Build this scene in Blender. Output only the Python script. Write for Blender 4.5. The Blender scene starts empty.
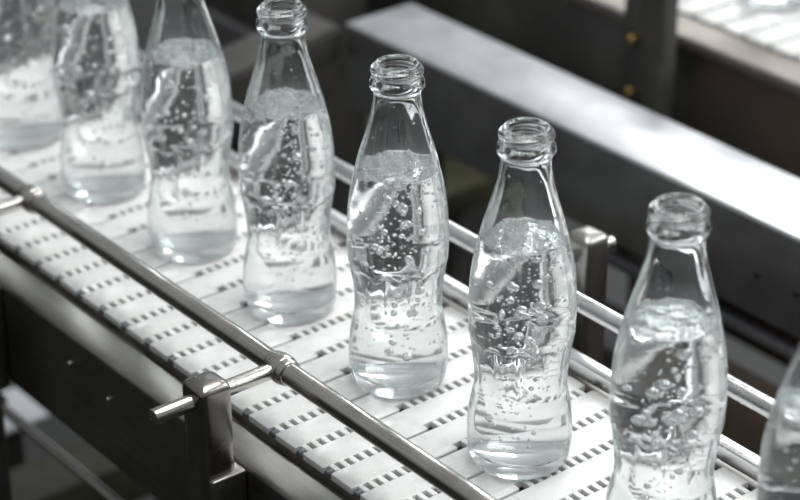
import bpy, bmesh, math, random
from mathutils import Vector, Matrix
sc = bpy.context.scene
C = sc.collection
R = math.radians
PI = math.pi

# ------------------------------------------------------------------ materials
def mat(name):
    m = bpy.data.materials.new(name); m.use_nodes = True
    nt = m.node_tree; nt.nodes.clear()
    out = nt.nodes.new('ShaderNodeOutputMaterial')
    return m, nt, out

def N(nt, t, **kw):
    n = nt.nodes.new(t)
    for k, v in kw.items():
        if k in n.inputs: n.inputs[k].default_value = v
        else: setattr(n, k, v)
    return n

def ramp(nt, stops):
    r = nt.nodes.new('ShaderNodeValToRGB')
    e = r.color_ramp.elements
    while len(e) < len(stops): e.new(.5)
    for i, (p, c) in enumerate(stops):
        e[i].position = p; e[i].color = (*c, 1) if len(c) == 3 else c
    return r

def steel(name, c0, c1, rough=.25, stretch=(4, 90, 90), nscale=6, metallic=1.0, spots=0.0, bump=.02, rvar=.12):
    """brushed steel: streaks along the local x axis, cloudy wear, small dried drops"""
    m, nt, out = mat(name)
    p = N(nt, 'ShaderNodeBsdfPrincipled'); p.inputs['Metallic'].default_value = metallic
    tc = N(nt, 'ShaderNodeTexCoord')
    mp = N(nt, 'ShaderNodeMapping'); mp.inputs['Scale'].default_value = stretch
    nt.links.new(tc.outputs['Object'], mp.inputs['Vector'])
    n1 = N(nt, 'ShaderNodeTexNoise', Scale=nscale, Detail=5.0, Roughness=.6); nt.links.new(mp.outputs[0], n1.inputs['Vector'])
    n2 = N(nt, 'ShaderNodeTexNoise', Scale=28.0, Detail=6.0, Roughness=.65); nt.links.new(tc.outputs['Object'], n2.inputs['Vector'])
    mx = N(nt, 'ShaderNodeMath', operation='ADD'); nt.links.new(n1.outputs[0], mx.inputs[0]); nt.links.new(n2.outputs[0], mx.inputs[1])
    rp = ramp(nt, [(.35, c0), (.68, c1)])
    hf = N(nt, 'ShaderNodeMath', operation='MULTIPLY'); hf.inputs[1].default_value = .5
    nt.links.new(mx.outputs[0], hf.inputs[0]); nt.links.new(hf.outputs[0], rp.inputs[0])
    col = rp.outputs[0]
    if spots:
        v = N(nt, 'ShaderNodeTexVoronoi', Scale=85.0); nt.links.new(tc.outputs['Object'], v.inputs['Vector'])
        n3 = N(nt, 'ShaderNodeTexNoise', Scale=45.0, Detail=3.0); nt.links.new(tc.outputs['Object'], n3.inputs['Vector'])
        r1 = ramp(nt, [(.06, (1, 1, 1)), (.16, (0, 0, 0))]); nt.links.new(v.outputs[0], r1.inputs[0])
        r2 = ramp(nt, [(.52, (0, 0, 0)), (.62, (1, 1, 1))]); nt.links.new(n3.outputs[0], r2.inputs[0])
        mm = N(nt, 'ShaderNodeMath', operation='MULTIPLY'); nt.links.new(r1.outputs[0], mm.inputs[0]); nt.links.new(r2.outputs[0], mm.inputs[1])
        ms = N(nt, 'ShaderNodeMath', operation='MULTIPLY'); ms.inputs[1].default_value = spots; nt.links.new(mm.outputs[0], ms.inputs[0])
        mc = N(nt, 'ShaderNodeMix', data_type='RGBA'); mc.inputs['B'].default_value = (.30, .27, .22, 1)
        mc.inputs[7].default_value = (.30, .27, .22, 1)
        nt.links.new(ms.outputs[0], mc.inputs[0]); nt.links.new(col, mc.inputs[6]); col = mc.outputs[2]
    nt.links.new(col, p.inputs['Base Color'])
    mr = N(nt, 'ShaderNodeMapRange'); mr.inputs['To Min'].default_value = max(.03, rough - rvar); mr.inputs['To Max'].default_value = rough + rvar
    mr.inputs['From Min'].default_value = .3; mr.inputs['From Max'].default_value = .7
    nt.links.new(n2.outputs[0], mr.inputs[0]); nt.links.new(mr.outputs[0], p.inputs['Roughness'])
    b = N(nt, 'ShaderNodeBump', Strength=bump * 5, Distance=.0004); nt.links.new(n1.outputs[0], b.inputs['Height']); nt.links.new(b.outputs[0], p.inputs['Normal'])
    nt.links.new(p.outputs[0], out.inputs[0])
    return m

def plain(name, col, rough=.5, metallic=0.0, var=.25, scale=20.0, spec=.5, c2=None):
    m, nt, out = mat(name)
    p = N(nt, 'ShaderNodeBsdfPrincipled'); p.inputs['Metallic'].default_value = metallic; p.inputs['Roughness'].default_value = rough
    p.inputs['Specular IOR Level'].default_value = spec
    tc = N(nt, 'ShaderNodeTexCoord'); n = N(nt, 'ShaderNodeTexNoise', Scale=scale, Detail=5.0, Roughness=.6)
    nt.links.new(tc.outputs['Object'], n.inputs['Vector'])
    lo = tuple(c * (1 - var) for c in col); hi = c2 or tuple(min(1, c * (1 + var)) for c in col)
    rp = ramp(nt, [(.35, lo), (.65, hi)]); nt.links.new(n.outputs[0], rp.inputs[0]); nt.links.new(rp.outputs[0], p.inputs['Base Color'])
    nt.links.new(p.outputs[0], out.inputs[0])
    return m

def glass(name, ior, col=(1, 1, 1), rough=0.0, bump=0.0, bscale=60.0):
    m, nt, out = mat(name)
    g = N(nt, 'ShaderNodeBsdfGlass', IOR=ior, Roughness=rough); g.inputs['Color'].default_value = (*col, 1)
    if bump:
        tc = N(nt, 'ShaderNodeTexCoord'); n = N(nt, 'ShaderNodeTexNoise', Scale=bscale, Detail=2.0)
        nt.links.new(tc.outputs['Object'], n.inputs['Vector'])
        b = N(nt, 'ShaderNodeBump', Strength=bump, Distance=.001); nt.links.new(n.outputs[0], b.inputs['Height']); nt.links.new(b.outputs[0], g.inputs['Normal'])
    nt.links.new(g.outputs[0], out.inputs[0])
    return m

M = {}
M['glass'] = glass('clear_glass', 1.5, (.972, .988, .982), 0, .25, 90)

def vessel_glass():
    m, nt, out = mat('bottle_glass_with_haze')
    g = N(nt, 'ShaderNodeBsdfGlass', IOR=1.5, Roughness=0.0); g.inputs['Color'].default_value = (.985, .994, .992, 1)
    tc = N(nt, 'ShaderNodeTexCoord')
    n = N(nt, 'ShaderNodeTexNoise', Scale=90.0, Detail=2.0); nt.links.new(tc.outputs['Object'], n.inputs['Vector'])
    b = N(nt, 'ShaderNodeBump', Strength=.05, Distance=.001); nt.links.new(n.outputs[0], b.inputs['Height']); nt.links.new(b.outputs[0], g.inputs['Normal'])
    df = N(nt, 'ShaderNodeBsdfDiffuse'); df.inputs[0].default_value = (.93, .97, .97, 1)
    tl = N(nt, 'ShaderNodeBsdfTranslucent'); tl.inputs[0].default_value = (.93, .97, .97, 1)
    fm = N(nt, 'ShaderNodeMixShader', Fac=.6); nt.links.new(df.outputs[0], fm.inputs[1]); nt.links.new(tl.outputs[0], fm.inputs[2])
    # pale haze mixed into the glass below the fill line, none on the neck
    sp = N(nt, 'ShaderNodeSeparateXYZ'); nt.links.new(tc.outputs['Object'], sp.inputs[0])
    hz = N(nt, 'ShaderNodeMapRange'); hz.inputs['From Min'].default_value = .150; hz.inputs['From Max'].default_value = .125; hz.inputs['To Min'].default_value = .0; hz.inputs['To Max'].default_value = .085
    nt.links.new(sp.outputs['Z'], hz.inputs[0])
    n2 = N(nt, 'ShaderNodeTexNoise', Scale=55.0, Detail=6.0, Roughness=.75); nt.links.new(tc.outputs['Object'], n2.inputs['Vector'])
    mr = N(nt, 'ShaderNodeMapRange'); mr.inputs['From Min'].default_value = .3; mr.inputs['From Max'].default_value = .7; mr.inputs['To Min'].default_value = .45; mr.inputs['To Max'].default_value = 1.5
    nt.links.new(n2.outputs[0], mr.inputs[0])
    lw = N(nt, 'ShaderNodeLayerWeight', Blend=.4); ed = N(nt, 'ShaderNodeMapRange'); ed.inputs['To Min'].default_value = .7; ed.inputs['To Max'].default_value = 4.0  # haze made stronger towards the silhouette edges
    nt.links.new(lw.outputs['Facing'], ed.inputs[0])
    a = N(nt, 'ShaderNodeMath', operation='MULTIPLY'); nt.links.new(hz.outputs[0], a.inputs[0]); nt.links.new(mr.outputs[0], a.inputs[1])
    c = N(nt, 'ShaderNodeMath', operation='MULTIPLY'); nt.links.new(a.outputs[0], c.inputs[0]); nt.links.new(ed.outputs[0], c.inputs[1])
    mx = N(nt, 'ShaderNodeMixShader'); nt.links.new(c.outputs[0], mx.inputs[0]); nt.links.new(g.outputs[0], mx.inputs[1]); nt.links.new(fm.outputs[0], mx.inputs[2])
    nt.links.new(mx.outputs[0], out.inputs[0])
    return m
M['vessel'] = vessel_glass()
M['water_side'] = glass('water_against_glass', 1.333 / 1.5, (.99, .997, .996), .02)
M['water_top'] = glass('water_surface', 1.333, (1, 1, 1), 0, .5, 160)
def bubble_mat():
    m, nt, out = mat('gas_bubble_in_water')
    g = N(nt, 'ShaderNodeBsdfGlass', IOR=1 / 1.333, Roughness=0.0)
    gl = N(nt, 'ShaderNodeBsdfGlossy', Roughness=.10); gl.inputs[0].default_value = (.98, .99, 1, 1)
    df = N(nt, 'ShaderNodeBsdfDiffuse'); df.inputs[0].default_value = (.97, .99, .99, 1)
    a = N(nt, 'ShaderNodeMixShader', Fac=.42); nt.links.new(gl.outputs[0], a.inputs[1]); nt.links.new(df.outputs[0], a.inputs[2])
    b = N(nt, 'ShaderNodeMixShader', Fac=.5); nt.links.new(g.outputs[0], b.inputs[1]); nt.links.new(a.outputs[0], b.inputs[2])
    nt.links.new(b.outputs[0], out.inputs[0]); return m
M['bubble'] = bubble_mat()
M['drop'] = glass('water_drop', 1.333, (1, 1, 1))

def froth():
    m, nt, out = mat('white_froth')
    tr = N(nt, 'ShaderNodeBsdfTransparent'); tr.inputs[0].default_value = (.96, .97, .97, 1)
    df = N(nt, 'ShaderNodeBsdfDiffuse'); df.inputs[0].default_value = (.97, .98, .98, 1)
    tl = N(nt, 'ShaderNodeBsdfTranslucent'); tl.inputs[0].default_value = (.97, .98, .98, 1)
    gl = N(nt, 'ShaderNodeBsdfGlossy', Roughness=.08)
    a = N(nt, 'ShaderNodeMixShader', Fac=.5); nt.links.new(df.outputs[0], a.inputs[1]); nt.links.new(tl.outputs[0], a.inputs[2])
    b = N(nt, 'ShaderNodeMixShader', Fac=.35); nt.links.new(a.outputs[0], b.inputs[1]); nt.links.new(gl.outputs[0], b.inputs[2])
    lw = N(nt, 'ShaderNodeLayerWeight', Blend=.25); mr = N(nt, 'ShaderNodeMapRange'); mr.inputs['To Min'].default_value = .16; mr.inputs['To Max'].default_value = .9
    nt.links.new(lw.outputs['Facing'], mr.inputs[0])
    c = N(nt, 'ShaderNodeMixShader'); nt.links.new(mr.outputs[0], c.inputs[0]); nt.links.new(tr.outputs[0], c.inputs[1]); nt.links.new(b.outputs[0], c.inputs[2])
    nt.links.new(c.outputs[0], out.inputs[0])
    return m
M['froth'] = froth()

def belt_plastic():
    m, nt, out = mat('white_belt_plastic')
    p = N(nt, 'ShaderNodeBsdfPrincipled'); p.inputs['Roughness'].default_value = .32
    tc = N(nt, 'ShaderNodeTexCoord'); n = N(nt, 'ShaderNodeTexNoise', Scale=35.0, Detail=6.0, Roughness=.7); nt.links.new(tc.outputs['Object'], n.inputs['Vector'])
    rp = ramp(nt, [(.28, (.60, .60, .57)), (.5, (.78, .785, .78)), (.75, (.84, .845, .845))]); nt.links.new(n.outputs[0], rp.inputs[0])
    nt.links.new(rp.outputs[0], p.inputs['Base Color'])
    n2 = N(nt, 'ShaderNodeTexNoise', Scale=18.0, Detail=3.0); nt.links.new(tc.outputs['Object'], n2.inputs['Vector'])
    mr = N(nt, 'ShaderNodeMapRange'); mr.inputs['From Min'].default_value = .35; mr.inputs['From Max'].default_value = .65; mr.inputs['To Min'].default_value = .12; mr.inputs['To Max'].default_value = .42
    nt.links.new(n2.outputs[0], mr.inputs[0]); nt.links.new(mr.outputs[0], p.inputs['Roughness'])
    nt.links.new(p.outputs[0], out.inputs[0])
    return m
M['belt'] = belt_plastic()
M['belt_dull'] = plain('belt_edge_plastic', (.62, .60, .53), .5, var=.15)
M['pin'] = plain('blue_grey_pin', (.16, .165, .185), .4, var=.2, scale=120)
M['under'] = plain('wear_strip_brown', (.20, .185, .16), .6, var=.4, scale=50)
M['tube'] = steel('polished_tube', (.42, .40, .38), (.66, .64, .61), .21, (1.5, 140, 140), 5, rvar=.06)
M['post'] = steel('cast_post', (.22, .21, .195), (.38, .36, .34), .24, (20, 20, 6), 4, spots=0, rvar=.05)
M['far_post'] = steel('satin_post', (.27, .26, .25), (.40, .39, .37), .34, (20, 20, 6), 4, rvar=.04)
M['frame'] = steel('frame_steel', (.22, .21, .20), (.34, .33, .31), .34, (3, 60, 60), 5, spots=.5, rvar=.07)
M['beam'] = steel('beam_steel', (.55, .55, .56), (.74, .74, .76), .33, (5, 10, 10), 3, spots=.2, rvar=.06)
M['bar'] = steel('guide_bar', (.60, .60, .60), (.78, .78, .79), .30, (2, 90, 90), 5)
M['dark'] = plain('dark_painted_steel', (.045, .043, .04), .5, var=.4, scale=12)
M['black'] = plain('black_rubber', (.012, .012, .012), .6)
M['grey'] = plain('grey_sheet_steel', (.13, .13, .137), .45, .3, var=.3, scale=9)
M['flange'] = plain('worn_flange_steel', (.36, .33, .30), .55, .8, var=.15, scale=15)
M['olive'] = plain('olive_paint', (.055, .056, .030), .6, var=.3, scale=14)
M['brown'] = plain('stained_panel', (.075, .066, .056), .5, .2, .3, 9, c2=(.085, .055, .036))
M['white'] = plain('white_crate_plastic', (.82, .84, .88), .5, var=.1)
M['brass'] = plain('brass', (.35, .26, .10), .35, .9)
M['floor'] = plain('dark_floor', (.012, .012, .011), .5, var=.4, scale=5)

# ------------------------------------------------------------------ helpers
def obj(name, bm, m, parent=None, loc=None, smooth=False, sharp=None):
    me = bpy.data.meshes.new(name)
    if smooth:
        for f in bm.faces: f.smooth = True
        if sharp:
            for e in bm.edges:
                if len(e.link_faces) == 2 and e.calc_face_angle(0) > sharp: e.smooth = False
    bm.to_mesh(me); bm.free()
    for x in (m if isinstance(m, (list, tuple)) else [m]): me.materials.append(x)
    o = bpy.data.objects.new(name, me); C.objects.link(o)
    if parent is not None: o.parent = parent
    if loc: o.location = loc
    return o

def thing(name, label, cat, loc=(0, 0, 0), rotz=0, group=None):
    o = bpy.data.objects.new(name, None); C.objects.link(o); o.empty_display_size = .02
    o.location = loc; o.rotation_euler = (0, 0, rotz)
    tag(o, label, cat, group)
    return o

def tag(o, label, cat, group=None):
    o['label'] = label; o['category'] = cat
    if group: o['group'] = group
    return o

def bx(bm, lo, hi, bev=0.0, seg=3):
    r = bmesh.ops.create_cube(bm, size=1.0)
    vs = r['verts']
    c = [(a + b) / 2 for a, b in zip(lo, hi)]; s = [b - a for a, b in zip(lo, hi)]
    for v in vs: v.co = Vector((v.co[i] * s[i] + c[i] for i in range(3)))
    if bev:
        es = {e for v in vs for e in v.link_edges}
        bmesh.ops.bevel(bm, geom=list(es), offset=bev, segments=seg, affect='EDGES', profile=.5)

def box(name, lo, hi, m, parent=None, bev=.001, seg=3):
    bm = bmesh.new(); bx(bm, lo, hi, bev, seg)
    return obj(name, bm, m, parent, smooth=True, sharp=R(60))

def cyl(bm, a, b, r, seg=32, bev=0.0, r2=None):
    """round bar from a to b with softened ends"""
    a = Vector(a); b = Vector(b); d = b - a; L = d.length
    q = d.to_track_quat('Z', 'Y').to_matrix().to_4x4(); q.translation = a
    prof = [(0, 0), (r - bev, 0), (r - bev * .3, bev * .3), (r, bev), (r, L - bev), (r - bev * .3, L - bev * .3), (r - bev, L), (0, L)] if bev else [(0, 0), (r, 0), (r, L), (0, L)]
    rings = []
    for pr, pz in prof:
        if pr == 0: rings.append([bm.verts.new(q @ Vector((0, 0, pz)))])
        else: rings.append([bm.verts.new(q @ Vector((pr * math.cos(2 * PI * i / seg), pr * math.sin(2 * PI * i / seg), pz))) for i in range(seg)])
    for A, B in zip(rings, rings[1:]):
        for i in range(seg):
            j = (i + 1) % seg
            if len(A) == 1: bm.faces.new((A[0], B[j], B[i]))
            elif len(B) == 1: bm.faces.new((A[i], A[j], B[0]))
            else: bm.faces.new((A[i], A[j], B[j], B[i]))

def rod(name, a, b, r, m, parent=None, bev=.0006, seg=32):
    bm = bmesh.new(); cyl(bm, (0, 0, 0), Vector(b) - Vector(a), r, seg, bev)
    return obj(name, bm, m, parent, loc=a, smooth=True, sharp=R(50))

# ------------------------------------------------------------------ camera
cam = bpy.data.cameras.new('camera'); co = bpy.data.objects.new('camera', cam); C.objects.link(co)
co.location = (.87158, -.59918, .66979)
co.rotation_euler = (Matrix.Rotation(R(141.5325 - 90), 3, 'Z') @ Matrix.Rotation(R(90 - 27.7488), 3, 'X') @ Matrix.Rotation(R(-.30), 3, 'Z')).to_euler()
cam.lens = 99.56; cam.sensor_width = 36; cam.clip_start = .02; cam.clip_end = 60
cam.dof.use_dof = True; cam.dof.focus_distance = 1.20; cam.dof.aperture_fstop = 6.3
sc.camera = co

# ------------------------------------------------------------------ the bottles
OUT = [(.2000, .0119), (.1999, .0123), (.1992, .0128), (.1982, .0133), (.1976, .0144), (.1968, .0151), (.1957, .0153), (.1946, .0150), (.1938, .0143), (.1930, .0141), (.1920, .0143),
       (.1910, .0150), (.1898, .0157), (.1882, .0160), (.1866, .0159), (.1854, .0153), (.1846, .0144), (.1838, .0139), (.1820, .0137), (.1795, .0138), (.1750, .0143),
       (.1705, .0152), (.1650, .0166), (.1588, .0184), (.1530, .0202), (.1468, .0221), (.1410, .0237), (.1347, .0252), (.1290, .0266), (.1227, .0279),
       (.1165, .0288), (.1104, .0294), (.1041, .0298), (.0980, .0300), (.0920, .0301), (.0880, .0300), (.0856, .0299), (.0842, .0299), (.0830, .0298), (.0818, .0296), (.0805, .0293), (.0791, .0289),
       (.0760, .0284), (.0720, .0277), (.0663, .0269), (.0600, .0264), (.0550, .0262), (.0500, .0262), (.0457, .0266), (.0410, .0276), (.0370, .0284), (.0326, .0291),
       (.0260, .0297), (.0195, .0300), (.0140, .0299), (.0095, .0295), (.0060, .0288), (.0032, .0278), (.0014, .0266), (.0004, .0252), (0.0, .0238),
       (.0004, .0222), (.0014, .0200), (.0024, .0150), (.0031, .0080), (.0034, 0.0)]
WL = .1370
INN = [(.1999, .0106), (.1985, .0101), (.1950, .0098), (.1900, .0099), (.1840, .0102), (.1790, .0109), (.1750, .0117), (.1705, .0127), (.1650, .0141), (.1588, .0159),
       (.1530, .0177), (.1468, .0197), (.1420, .0211), (.1392, .0219), (WL, .0226)]
WIN = [(WL, .0226), (.1347, .0232), (.1290, .0245), (.1227, .0257), (.1165, .0266), (.1104, .0271), (.1041, .0275), (.0980, .0277), (.0920, .0278), (.0860, .0277), (.0820, .0274), (.0791, .0268),
       (.0760, .0262), (.0720, .0255), (.0663, .0247), (.0600, .0242), (.0550, .0240), (.0500, .0240), (.0457, .0244), (.0410, .0253), (.0370, .0261), (.0326, .0268),
       (.0260, .0273), (.0195, .0275), (.0150, .0272), (.0120, .0264), (.0098, .0250), (.0084, .0225), (.0080, .0180), (.0086, .0110), (.0092, .0050), (.0094, 0.0)]

def lathe(bm, prof, seg, fn=None):
    rings = []
    for z, r in prof:
        if r == 0: rings.append([bm.verts.new((0, 0, z))]); continue
        ring = []
        for i in range(seg):
            a = 2 * PI * i / seg; rr = fn(a, z, r) if fn else r
            ring.append(bm.verts.new((rr * math.cos(a), rr * math.sin(a), z)))
        rings.append(ring)
    fs = []
    for A, B in zip(rings, rings[1:]):      # going down the profile, faces outward
        for i in range(seg):
            j = (i + 1) % seg
            if len(B) == 1: fs.append(bm.faces.new((A[j], A[i], B[0])))
            elif len(A) == 1: fs.append(bm.faces.new((B[i], B[j], A[0])))
            else: fs.append(bm.faces.new((A[i], B[i], B[j], A[j])))
    return rings, fs

RS = .963      # body radius against the drawn profile
def rs(P): return [(z, r * RS) for z, r in P]
OUT, INN, WIN = rs(OUT), rs(INN), rs(WIN)

def densify(prof, n=3):
    """Catmull-Rom through the profile"""
    P = [prof[0]] + list(prof) + [prof[-1]]; o = []
    for i in range(1, len(P) - 2):
        p0, p1, p2, p3 = P[i - 1:i + 3]
        for k in range(n):
            t = k / n
            o.append(tuple(.5 * (2 * b + (c - a) * t + (2 * a - 5 * b + 4 * c - d) * t * t + (3 * b - a - 3 * c + d) * t ** 3) for a, b, c, d in zip(p0, p1, p2, p3)))
    o.append(prof[-1])
    return [(z, max(r, 0)) for z, r in o]

def flutes(a, z, r):
    """twelve upright panels with arched tops pressed into the waist"""
    top = .0815 - .0030 * abs(math.sin(6 * a)) ** 3
    k = max(0, min(1, (top - z) / .003)) * max(0, min(1, (z - .050) / .016))
    c = abs(math.sin(6 * a))
    rib = max(0, 1 - c / .38)
    w = .0006 * rib * k - .0002 * (1 - rib) * k
    arch = .0003 * math.exp(-((z - top) / .0012) ** 2)
    n = .00018 * math.cos(8 * a) * max(0, min(1, (.178 - z) / .01)) * max(0, min(1, (z - .125) / .02))
    return r + w + arch + n

bm = bmesh.new()
SEG = 144
ro, fo = lathe(bm, densify(OUT, 3), SEG, flutes)
ri, fi = lathe(bm, INN, SEG)
for f in fi: f.normal_flip()
for i in range(SEG):
    j = (i + 1) % SEG
    bm.faces.new((ro[0][i], ro[0][j], ri[0][j], ri[0][i]))
for f in bm.faces: f.smooth = True
vessel_me = bpy.data.meshes.new('vessel'); bm.to_mesh(vessel_me); bm.free(); vessel_me.materials.append(M['vessel'])

bm = bmesh.new()
rw, fw_ = lathe(bm, WIN, SEG)
prev = rw[0]
for rr in (.0210, .0200, .017, .010):
    dz = {.0210: -.0005, .0200: -.0007}.get(rr, -.0008)
    ring = [bm.verts.new((rr * math.cos(2 * PI * i / SEG), rr * math.sin(2 * PI * i / SEG), WL + dz)) for i in range(SEG)]
    for i in range(SEG):
        j = (i + 1) % SEG
        f = bm.faces.new((prev[i], prev[j], ring[j], ring[i])); f.material_index = 1
    prev = ring
cv = bm.verts.new((0, 0, WL - .0008))
for i in range(SEG):
    f = bm.faces.new((prev[i], prev[(i + 1) % SEG], cv)); f.material_index = 1
for f in bm.faces: f.smooth = True
for e in bm.edges:
    ms = {f.material_index for f in e.link_faces}
    if len(ms) == 2: e.smooth = False
water_me = bpy.data.meshes.new('water'); bm.to_mesh(water_me); bm.free(); water_me.materials.append(M['water_side']); water_me.materials.append(M['water_top'])

def ball_mesh(name, sub, m):
    bm = bmesh.new(); bmesh.ops.create_icosphere(bm, subdivisions=sub, radius=1.0)
    for f in bm.faces: f.smooth = True
    me = bpy.data.meshes.new(name); bm.to_mesh(me); bm.free(); me.materials.append(m)
    return me
bubble_me = ball_mesh('bubble', 3, M['bubble'])
drop_me = ball_mesh('drop', 2, M['drop'])

def inner_r(z):
    P = sorted(INN[:-1] + WIN)
    for (z0, r0), (z1, r1) in zip(P, P[1:]):
        if z0 <= z <= z1: return r0 + (r1 - r0) * (z - z0) / max(1e-9, z1 - z0)
    return .01

def spheres_mesh(name, items, m, sub=2, ztop=None):
    bm = bmesh.new()
    for (x, y, z, r, sz) in items:
        res = bmesh.ops.create_icosphere(bm, subdivisions=sub, radius=1.0)
        for v in res['verts']: v.co = Vector((x + v.co.x * r, y + v.co.y * r, z + v.co.z * r * sz))
    for f in bm.faces: f.smooth = True
    me = bpy.data.meshes.new(name); bm.to_mesh(me); bm.free(); me.materials.append(m)
    return me

def make_bottle(x, y, rot, label, seed, n_big, n_small, foam, lean=(0, 0), group='sparkling water bottles in a row on the belt', big=1.0, clump=0):
    rnd = random.Random(seed)
    root = thing('glass_bottle', label, 'bottle', (x, y, ZB), rot, group)
    v = bpy.data.objects.new('vessel', vessel_me); C.objects.link(v); v.parent = root
    w = bpy.data.objects.new('water', water_me); C.objects.link(w); w.parent = root
    placed = []
    def ok(px, py, pz, r):
        if math.hypot(px, py) + r > inner_r(pz) - .0006 or pz - r < .0105 or pz + r > WL - .0015: return False
        return all((px - a) ** 2 + (py - b) ** 2 + (pz - c) ** 2 > (r + d) ** 2 * 1.02 for a, b, c, d in placed)
    # a plume that widens upward, denser between the shoulder and the label panel
    def cand(r):
        pz = .055 + .080 * rnd.random() ** .8 if rnd.random() < .84 else .015 + .05 * rnd.random()
        s = .0042 + .0070 * (pz / .13)
        px, py = rnd.gauss(0, s), rnd.gauss(0, s)
        px -= .003 * math.sin(pz * 60 + seed); py += .002
        return px, py, pz
    n = 0; tries = 0
    while n < n_big and tries < 9000:
        tries += 1
        r = min(.0030, (.0008 + rnd.expovariate(1 / .00055)) * big)
        if clump and n < clump: r = rnd.uniform(.0019, .0029) * big
        p = cand(r)
        if n < clump: p = (p[0] * .6, p[1] * .6, .072 + .05 * rnd.random())
        if ok(*p, r):
            placed.append((*p, r)); n += 1
            b = bpy.data.objects.new('bubble', bubble_me); C.objects.link(b); b.parent = w
            b.location = p; b.scale = (r * rnd.uniform(.85, 1.0), r * .85, r * rnd.uniform(.95, 1.05)); b.rotation_euler = (rnd.uniform(-.3, .3), rnd.uniform(-.3, .3), rnd.uniform(0, 3))
    items = []; tries = 0
    while len(items) < n_small and tries < 20000:
        tries += 1
        r = .00030 + .00055 * rnd.random() ** 1.5
        u = rnd.random()
        if u < .30:                 # crowding just under the surface
            pz = WL - .0020 - .009 * rnd.random() ** 1.6; a = rnd.uniform(0, 2 * PI); q = (inner_r(pz) - r - .0008) * rnd.random() ** .35
            p = (q * math.cos(a), q * math.sin(a), pz)
        elif u < .55:               # clinging to the glass
            pz = rnd.uniform(.02, .132); a = rnd.uniform(0, 2 * PI); q = inner_r(pz) - r - .0008
            p = (q * math.cos(a), q * math.sin(a), pz)
        else: p = cand(r)
        if ok(*p, r): placed.append((*p, r)); items.append((*p, r, .95))
    if items:
        f = bpy.data.objects.new('fine_bubbles', spheres_mesh('fine_bubbles', items, M['bubble'])); C.objects.link(f); f.parent = w; f['kind'] = 'stuff'
    # froth on the surface
    items = []
    for k in range(foam):
        r = min(.0022, .0005 + rnd.expovariate(1 / .0004))
        edge = rnd.random()
        q = (.0211 - r) * (1 - .95 * rnd.random() ** 2.0) if edge < .62 else (.0209 - r)
        a = rnd.uniform(0, 2 * PI)
        items.append((q * math.cos(a), q * math.sin(a), WL - .0003 + r * .5 + rnd.random() * .0006, r, .8))
    if items:
        f = bpy.data.objects.new('froth', spheres_mesh('froth', items, M['froth'])); C.objects.link(f); f.parent = w; f['kind'] = 'stuff'
    # drops clinging inside the neck
    items = []
    for k in range(14):
        pz = rnd.uniform(.143, .176); a = rnd.uniform(0, 2 * PI); r = rnd.uniform(.0003, .0008); q = inner_r(pz) - r * .9
        items.append((q * math.cos(a), q * math.sin(a), pz, r, 1.1))
    f = bpy.data.objects.new('neck_drops', spheres_mesh('neck_drops', items, M['drop'])); C.objects.link(f); f.parent = root; f['kind'] = 'stuff'
    return root

ZB = 0.0
make_bottle(-.433, .0925, .3, 'blurred water bottle at the far left end of the row, cut by the picture edge', 11, 40, 80, 120)
make_bottle(-.3232, .0919, 1.1, 'out of focus water bottle, second from the left, its neck cut by the top edge', 12, 60, 120, 160)
make_bottle(-.2141, .0917, 2.3, 'sparkling water bottle, third from the left, with a ring of froth and cut mouth', 13, 80, 330, 260)
make_bottle(-.1095, .0937, .7, 'sparkling water bottle with a thick white froth layer, its mouth touching the top edge', 14, 99, 620, 330)
make_bottle(0, .0918, 1.7, 'sparkling water bottle standing beside the guide post clamp, with one large froth bubble', 15, 99, 620, 190, clump=5)
make_bottle(.1073, .0910, 2.9, 'sparkling water bottle with large clumped bubbles in the centre right, its whole base in view', 16, 99, 560, 100, clump=10)
make_bottle(.2191, .0888, .2, 'near sparkling water bottle at lower right with fat round bubbles, base below the picture', 17, 90, 380, 80, clump=12, big=1.1)
make_bottle(.320, .0880, 1.3, 'slice of a near water bottle at the lower right picture edge', 18, 30, 60, 60)

# ------------------------------------------------------------------ modular belt
PITCH = .02596; SOL = .0192
def slat_bm(width, lo_hole, hi_hole):
    """one belt module: solid plate plus the row of hinge knuckles on its near side"""
    bm = bmesh.new()
    bx(bm, (0, 0, -.0045), (SOL, width, 0), .0007, 2)
    y = .0040; g = .0066
    while y < width - .004:
        if y < lo_hole or y > hi_hole: bx(bm, (SOL - .0008, y, -.0045), (PITCH - .0004, min(y + .0037, width), -.0003), .0005, 1)
        y += g
    if hi_hole > lo_hole: bx(bm, (SOL - .0008, lo_hole, -.0045), (PITCH - .0022, hi_hole + .001, -.0001), .0006, 1)
    return bm
belt = thing('conveyor_belt', 'white plastic modular belt with slotted hinge rows under the row of bottles', 'conveyor belt', (0, 0, 0))
BW = .1715
s0 = obj('belt_slat', slat_bm(BW, .044, .070), M['belt'], belt, smooth=True, sharp=R(40))
bm = bmesh.new(); cyl(bm, (0, -.0002, 0), (0, .0040, 0), .0019, 16, .0004)
p0 = obj('hinge_pin', bm, M['pin'], s0, loc=(SOL + .0032, .0, -.0023), smooth=True, sharp=R(50))
X0 = -.0033 - SOL
for k in range(-23, 15):
    if k == -23: s0.location = (X0 + k * PITCH, 0, 0); continue
    c = s0.copy(); C.objects.link(c); c.parent = belt; c.location = (X0 + k * PITCH, 0, 0)
    d = p0.copy(); C.objects.link(d); d.parent = c
wear = obj('wear_strip', (lambda b: (bx(b, (-.68, .002, -.012), (.43, BW - .002, -.0062), .0005, 1), b)[1])(bmesh.new()), M['under'], belt)

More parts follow.
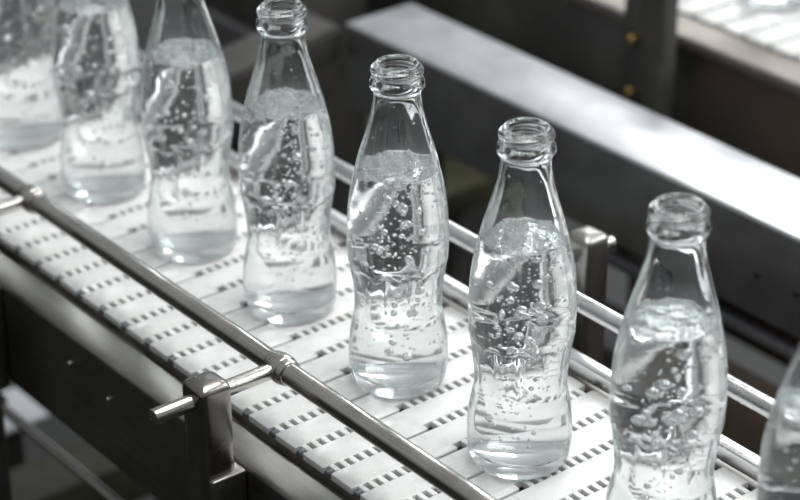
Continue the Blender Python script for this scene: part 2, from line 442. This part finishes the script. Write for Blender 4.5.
# frame that carries the belt
FR = thing('conveyor_chassis', 'stainless steel conveyor side frame with rounded top edge beside the white belt', 'conveyor frame', (0, 0, 0))
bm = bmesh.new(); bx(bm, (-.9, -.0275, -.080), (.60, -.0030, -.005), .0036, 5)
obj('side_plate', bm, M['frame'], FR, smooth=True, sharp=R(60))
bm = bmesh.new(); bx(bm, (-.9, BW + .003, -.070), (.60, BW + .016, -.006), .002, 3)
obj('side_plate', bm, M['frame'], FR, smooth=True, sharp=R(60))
for x in (-.62, -.42, .5):
    bm = bmesh.new(); bx(bm, (x, -.004, -.075), (x + .03, BW + .004, -.020), .001, 1)
    obj('cross_member', bm, M['dark'], FR)
for x, z in ((-.175, -.026), (-.131, -.031)):
    rod('bolt_head', (x, -.027, z), (x, -.0292, z), .0018, M['bar'], FR, .0005, 6)
for x in (-.84, .53):
    for y in (-.025, BW - .012):
        bm = bmesh.new(); bx(bm, (x, y, -.9), (x + .025, y + .02, -.07), .002, 2); obj('leg', bm, M['frame'], FR)

# near guide rail, posts and rods
ZR = .040; YR = .0065
GR = thing('guide_rail', 'round polished guide tube running in front of the bottles above the near belt edge', 'guide rail', (0, YR, ZR))
rod('tube', (-.9, 0, 0), (.60, 0, 0), .0063, M['tube'], GR)
for cx in (.003, -.269):
    bm = bmesh.new(); cyl(bm, (cx - .0085, 0, 0), (cx + .0085, 0, 0), .0077, 40, .0011)
    cyl(bm, (cx - .0045, 0, 0), (cx + .0045, 0, 0), .0086, 40, .0011)
    obj('clamp_sleeve', bm, M['tube'], GR, smooth=True, sharp=R(50))

def guide_post(x, yp, zr, ztop, rod_to, rod_end, label, half, zb, mount, rr=.0047):
    t = thing('guide_post', label, 'post', (x, yp, zb))
    # tapered cast post with pillow top
    bm = bmesh.new(); rings = []
    for z, s in ((0, half * .98), (ztop - zb - .014, half), (ztop - zb - .0060, half), (ztop - zb - .0040, half * .97), (ztop - zb - .0024, half * .88), (ztop - zb - .0012, half * .70), (ztop - zb - .0004, half * .45), (ztop - zb, half * .2)):
        ring = []
        for i in range(48):
            a = 2 * PI * i / 48; ca, sa = math.cos(a), math.sin(a); e = 2 / 5.0
            ring.append(bm.verts.new((s * math.copysign(abs(ca) ** e, ca), s * math.copysign(abs(sa) ** e, sa), z)))
        rings.append(ring)
    for A, B in zip(rings, rings[1:]):
        for i in range(48): bm.faces.new((A[i], A[(i + 1) % 48], B[(i + 1) % 48], B[i]))
    bm.faces.new(rings[-1]); bm.faces.new(rings[0][::-1])
    obj('post_body', bm, M['post'] if mount else M['far_post'], t, smooth=True, sharp=R(60))
    rod('support_rod', (0, rod_to - yp, zr - zb), (0, rod_end - yp, zr - zb), rr, M['tube'], t, .0008)
    if mount:
        bm = bmesh.new(); bx(bm, (-.012, -.008, -.082 - zb), (.0135, -.0277 - yp, -.0065 - zb), .0012, 2)
        obj('mounting_bracket', bm, M['frame'], t, smooth=True, sharp=R(60))
        rod('set_screw', (0.002, -half, -.030 - zb), (0.002, -half - .004, -.030 - zb), .0035, M['brass'], t, .0006)
    return t
guide_post(.0015, -.0425, ZR, .0515, YR - .0060, -.0775, 'square steel post with pillow top and cross rod at the near belt edge', .0107, -.30, True)
guide_post(-.2705, -.0425, ZR, .0515, YR - .0060, -.0775, 'steel guide post beyond the left picture edge, only its cross rod and bracket showing', .0107, -.30, True)

# far guide rails
ZF = .0462; YF = .1782
t = thing('guide_rail', 'upper bright guide tube behind the bottles', 'guide rail', (0, YF, ZF), group=None)
rod('tube', (-1.0, 0, 0), (.60, 0, 0), .0055, M['bar'], t)
bm = bmesh.new(); cyl(bm, (.007, 0, 0), (.021, 0, 0), .0070, 32, .001); obj('clamp_sleeve', bm, M['bar'], t, smooth=True, sharp=R(50))
t = thing('guide_bar', 'lower flat guide bar behind the bottles, just above the far belt edge', 'guide bar', (0, YF + .0010, .0060))
bm = bmesh.new(); bx(bm, (-1.0, -.0045, -.0065), (.60, .0045, .0035), .0008, 2); obj('bar', bm, M['bar'], t, smooth=True, sharp=R(60))
for x in (.014, -.27, -.55, .30):
    bm = bmesh.new(); bx(bm, (x - .004, -.0030, -.0125), (x + .004, .0030, -.0060), .0004, 1); obj('link', bm, M['bar'], t)
guide_post(.014, .2265, ZF - .0015, .0590, YF + .0055, .2480, 'far steel guide post with rounded square top behind the bottles', .0105, -.9, False, .0040)

# ------------------------------------------------------------------ machinery behind
def part(name, lo, hi, m, parent, bev=.002, seg=2):
    bm = bmesh.new(); bx(bm, lo, hi, bev, seg); return obj(name, bm, m, parent, smooth=True, sharp=R(60))
BM = thing('support_beam', 'wide bright steel box beam running diagonally behind the bottle line', 'beam')
part('box_section', (-.463, .4050, -.0725), (.95, .4750, 0), M['beam'], BM, .0025, 3)
for x in (-.44, .70): part('leg', (x, .42, -.9), (x + .04, .46, -.072), M['dark'], BM)
for x in (-.005, .03): rod('bolt_head', (x, .4052, -.040), (x, .4030, -.040), .0025, M['black'], BM, .0005, 6)
t = thing('pipe', 'dull grey pipe running just below the front of the wide box beam', 'pipe', (0, .412, -.0900))
rod('tube', (-.16, 0, 0), (.90, 0, 0), .0055, M['grey'], t)
for x in (-.10, .45): part('hanger', (x - .005, -.003, .0045), (x + .005, .003, .0178), M['dark'], t, .0008, 1)
t = thing('drip_tray', 'grey sheet steel tray low under the box beam', 'tray')
part('pan', (-.33, .44, -.215), (-.15, .498, -.205), M['grey'], t, .001, 1)
for y in (.4405, .4935): part('rim', (-.33, y, -.2055), (-.15, y + .004, -.190), M['grey'], t, .0008, 1)
part('leg', (-.26, .455, -.9), (-.22, .485, -.2148), M['dark'], t)
t = thing('machine_cabinet', 'brown stained machine panel low behind the box beam at right', 'machine')
part('housing', (-.14, .375, -.9), (.60, .515, -.20), M['brown'], t, .003)
t = thing('diagonal_strut', 'blurred grey strut slanting off the left end of the wide box beam', 'strut')
bm = bmesh.new()
for y, z in ((.402, -.004), (.24, -.026)):
    pass
pts = [(.4035, -.003), (.20, -.031)]
vs = []
for y, z in pts:
    for dx, dz in ((-.05, 0), (0, 0), (0, -.028), (-.05, -.028)): vs.append(bm.verts.new((-.463 + dx, y, z + dz)))
for f in ((3, 2, 1, 0), (4, 5, 6, 7), (0, 1, 5, 4), (1, 2, 6, 5), (2, 3, 7, 6), (3, 0, 4, 7)): bm.faces.new([vs[i] for i in f])
bmesh.ops.recalc_face_normals(bm, faces=bm.faces)
bmesh.ops.bevel(bm, geom=list(bm.edges), offset=.003, segments=2, affect='EDGES')
obj('arm', bm, M['dark'], t, smooth=True, sharp=R(60))
part('leg', (-.511, .225, -.9), (-.483, .25, -.056), M['dark'], t)
t = thing('gear_motor', 'blurred dark machine block with grey face at the top edge between two bottles', 'machine part', (-.66, .50, -.9))
part('housing', (-.09, -.05, 0), (.03, .06, .86), M['dark'], t, .006, 3)
part('cover', (-.07, -.058, .70), (.01, -.0495, .82), M['grey'], t, .003, 2)

# second conveyor
B2 = thing('conveyor_belt', 'blurred white modular belt of the second conveyor at the upper right', 'conveyor belt', (0, .6345, 0))
P2 = 1.072
sl = obj('belt_slat', slat_bm(.15, .044, .070), M['belt'], B2, smooth=True, sharp=R(40)); sl.scale = (P2, 1, 1)
for k in range(-9, 14):
    xx = -.297 - (SOL + .003) * P2 + k * PITCH * P2
    if k == -9: sl.location = (xx, 0, 0); continue
    c = sl.copy(); C.objects.link(c); c.parent = B2; c.location = (xx, 0, 0)
t = thing('conveyor_chassis', 'frame of the second conveyor with a bright top flange and brown stained side panel', 'conveyor frame')
part('top_flange', (-.75, .5990, -.012), (.40, .6315, -.002), M['flange'], t, .002, 3)
part('side_panel', (-.262, .6030, -.25), (.40, .6075, -.0118), M['brown'], t, .001, 1)
part('side_panel', (-.75, .6075, -.195), (-.262, .6120, -.0118), M['dark'], t, .001, 1)
part('belt_bed', (-.75, .6317, -.018), (.40, .787, -.0055), M['under'], t, .001, 1)
for x in (-.68, .30): part('leg', (x, .64, -.9), (x + .04, .78, -.0178), M['dark'], t)
t = thing('upright_post', 'dark upright machine post with brass knobs in front of the second conveyor', 'post', (-.272, .565, -.9))
part('column', (-.0125, -.003, 0), (.0125, .015, .965), M['dark'], t)
part('side_box', (-.033, -.001, .70), (-.0127, .014, .950), M['dark'], t)
for z in (.900, .855): rod('knob', (-.017, -.0012, z), (-.017, -.010, z), .0044, M['brass'], t, .001)
ZB = 0.0
make_bottle(-.273, .705, .5, 'blurred glass bottle standing on the second conveyor at the top right', 19, 14, 20, 60, group=None)
ZB = 0.0

# low clutter seen under the near frame and behind
t = thing('cross_bar', 'olive painted cross bar low under the near conveyor frame', 'bar')
part('bar', (-.476, -.25, -.34), (-.424, .30, -.30), M['olive'], t)
for y in (-.22, .26): part('leg', (-.467, y, -.9), (-.435, y + .03, -.3395), M['dark'], t)
t = thing('tie_rod', 'thin dark tie rod running low under the near conveyor frame', 'rod', (0, .042, -.200))
rod('rod', (-.83, 0, 0), (.50, 0, 0), .0040, M['tube'], t)
rod('coupling', (-.460, 0, 0), (-.418, 0, 0), .0080, M['black'], t, .001)
for x in (-.8265, .505): part('leg', (x - .005, -.006, -.70), (x + .005, .006, .006), M['dark'], t, .001, 1)
t = thing('plastic_plate', 'white plastic plate on a dark stand low at the left edge below the conveyor frame', 'plate')
part('sheet', (-.585, .088, -.306), (-.528, .142, -.300), M['white'], t, .002)
part('stand', (-.570, .105, -.9), (-.545, .125, -.3055), M['dark'], t)
t = thing('cross_bar', 'small dark olive machine bar seen under the box beam between two bottle necks', 'bar')
part('bar', (-.540, .515, -.225), (-.480, .600, -.200), M['olive'], t, .003)
part('leg', (-.520, .55, -.9), (-.500, .57, -.2245), M['dark'], t)

# floor
bm = bmesh.new(); bx(bm, (-6, -4, -.95), (5, 7, -.90)); f = obj('floor', bm, M['floor']); f['kind'] = 'structure'

# ------------------------------------------------------------------ light
w = bpy.data.worlds.new('hall'); sc.world = w; w.use_nodes = True
nt = w.node_tree; nt.nodes.clear()
out = nt.nodes.new('ShaderNodeOutputWorld'); bg = nt.nodes.new('ShaderNodeBackground')
tc = nt.nodes.new('ShaderNodeTexCoord'); sep = nt.nodes.new('ShaderNodeSeparateXYZ'); nt.links.new(tc.outputs['Generated'], sep.inputs[0])
rp = ramp(nt, [(0, (.02, .02, .02)), (.48, (.04, .04, .04)), (.60, (.42, .44, .45)), (.70, (.85, .89, .92)), (1, (1.0, 1.02, 1.03))])
mr = nt.nodes.new('ShaderNodeMapRange'); mr.inputs['From Min'].default_value = -1; mr.inputs['From Max'].default_value = 1
nt.links.new(sep.outputs['Z'], mr.inputs[0]); nt.links.new(mr.outputs[0], rp.inputs[0]); 
sd = nt.nodes.new('ShaderNodeVectorMath'); sd.operation = 'DOT_PRODUCT'; nt.links.new(tc.outputs['Generated'], sd.inputs[0]); sd.inputs[1].default_value = (-.17, .98, 0)
sm = nt.nodes.new('ShaderNodeMapRange'); sm.interpolation_type = 'SMOOTHSTEP'; sm.inputs['From Min'].default_value = .45; sm.inputs['From Max'].default_value = .98; sm.inputs['To Min'].default_value = .45; sm.inputs['To Max'].default_value = 2.4
nt.links.new(sd.outputs['Value'], sm.inputs[0])
ml = nt.nodes.new('ShaderNodeVectorMath'); ml.operation = 'SCALE'; nt.links.new(rp.outputs[0], ml.inputs[0]); nt.links.new(sm.outputs[0], ml.inputs['Scale'])
nt.links.new(ml.outputs[0], bg.inputs[0])
bg.inputs[1].default_value = .72
nt.links.new(bg.outputs[0], out.inputs[0])

def area(name, loc, target, sx, sy, power, col):
    l = bpy.data.lights.new(name, 'AREA'); l.shape = 'RECTANGLE'; l.size = sx; l.size_y = sy; l.energy = power; l.color = col
    o = bpy.data.objects.new(name, l); C.objects.link(o); o.location = loc
    o.rotation_euler = (Vector(target) - Vector(loc)).to_track_quat('-Z', 'Y').to_euler()
    return o
area('window_light', (1.3, 2.5, 1.9), (0, .1, 0), 2.2, 1.8, 50, (.95, .98, 1.0))
area('back_window', (-2.2, 3.0, 2.0), (0, .1, .1), 1.1, .7, 23, (.96, .98, 1.0))
area('ceiling_lamp', (.2, .5, 2.4), (0, .1, 0), 1.8, 1.0, 44, (1, .995, .97))

sc.view_settings.view_transform = 'Standard'; sc.view_settings.look = 'None'; sc.view_settings.gamma = 1; sc.view_settings.use_curve_mapping = False
sc.view_settings.exposure = 0.16
cy = sc.cycles
cy.max_bounces = 24; cy.transmission_bounces = 24; cy.glossy_bounces = 10; cy.diffuse_bounces = 9; cy.transparent_max_bounces = 32
cy.use_denoising = True; cy.sample_clamp_indirect = 20.0; cy.use_adaptive_sampling = False
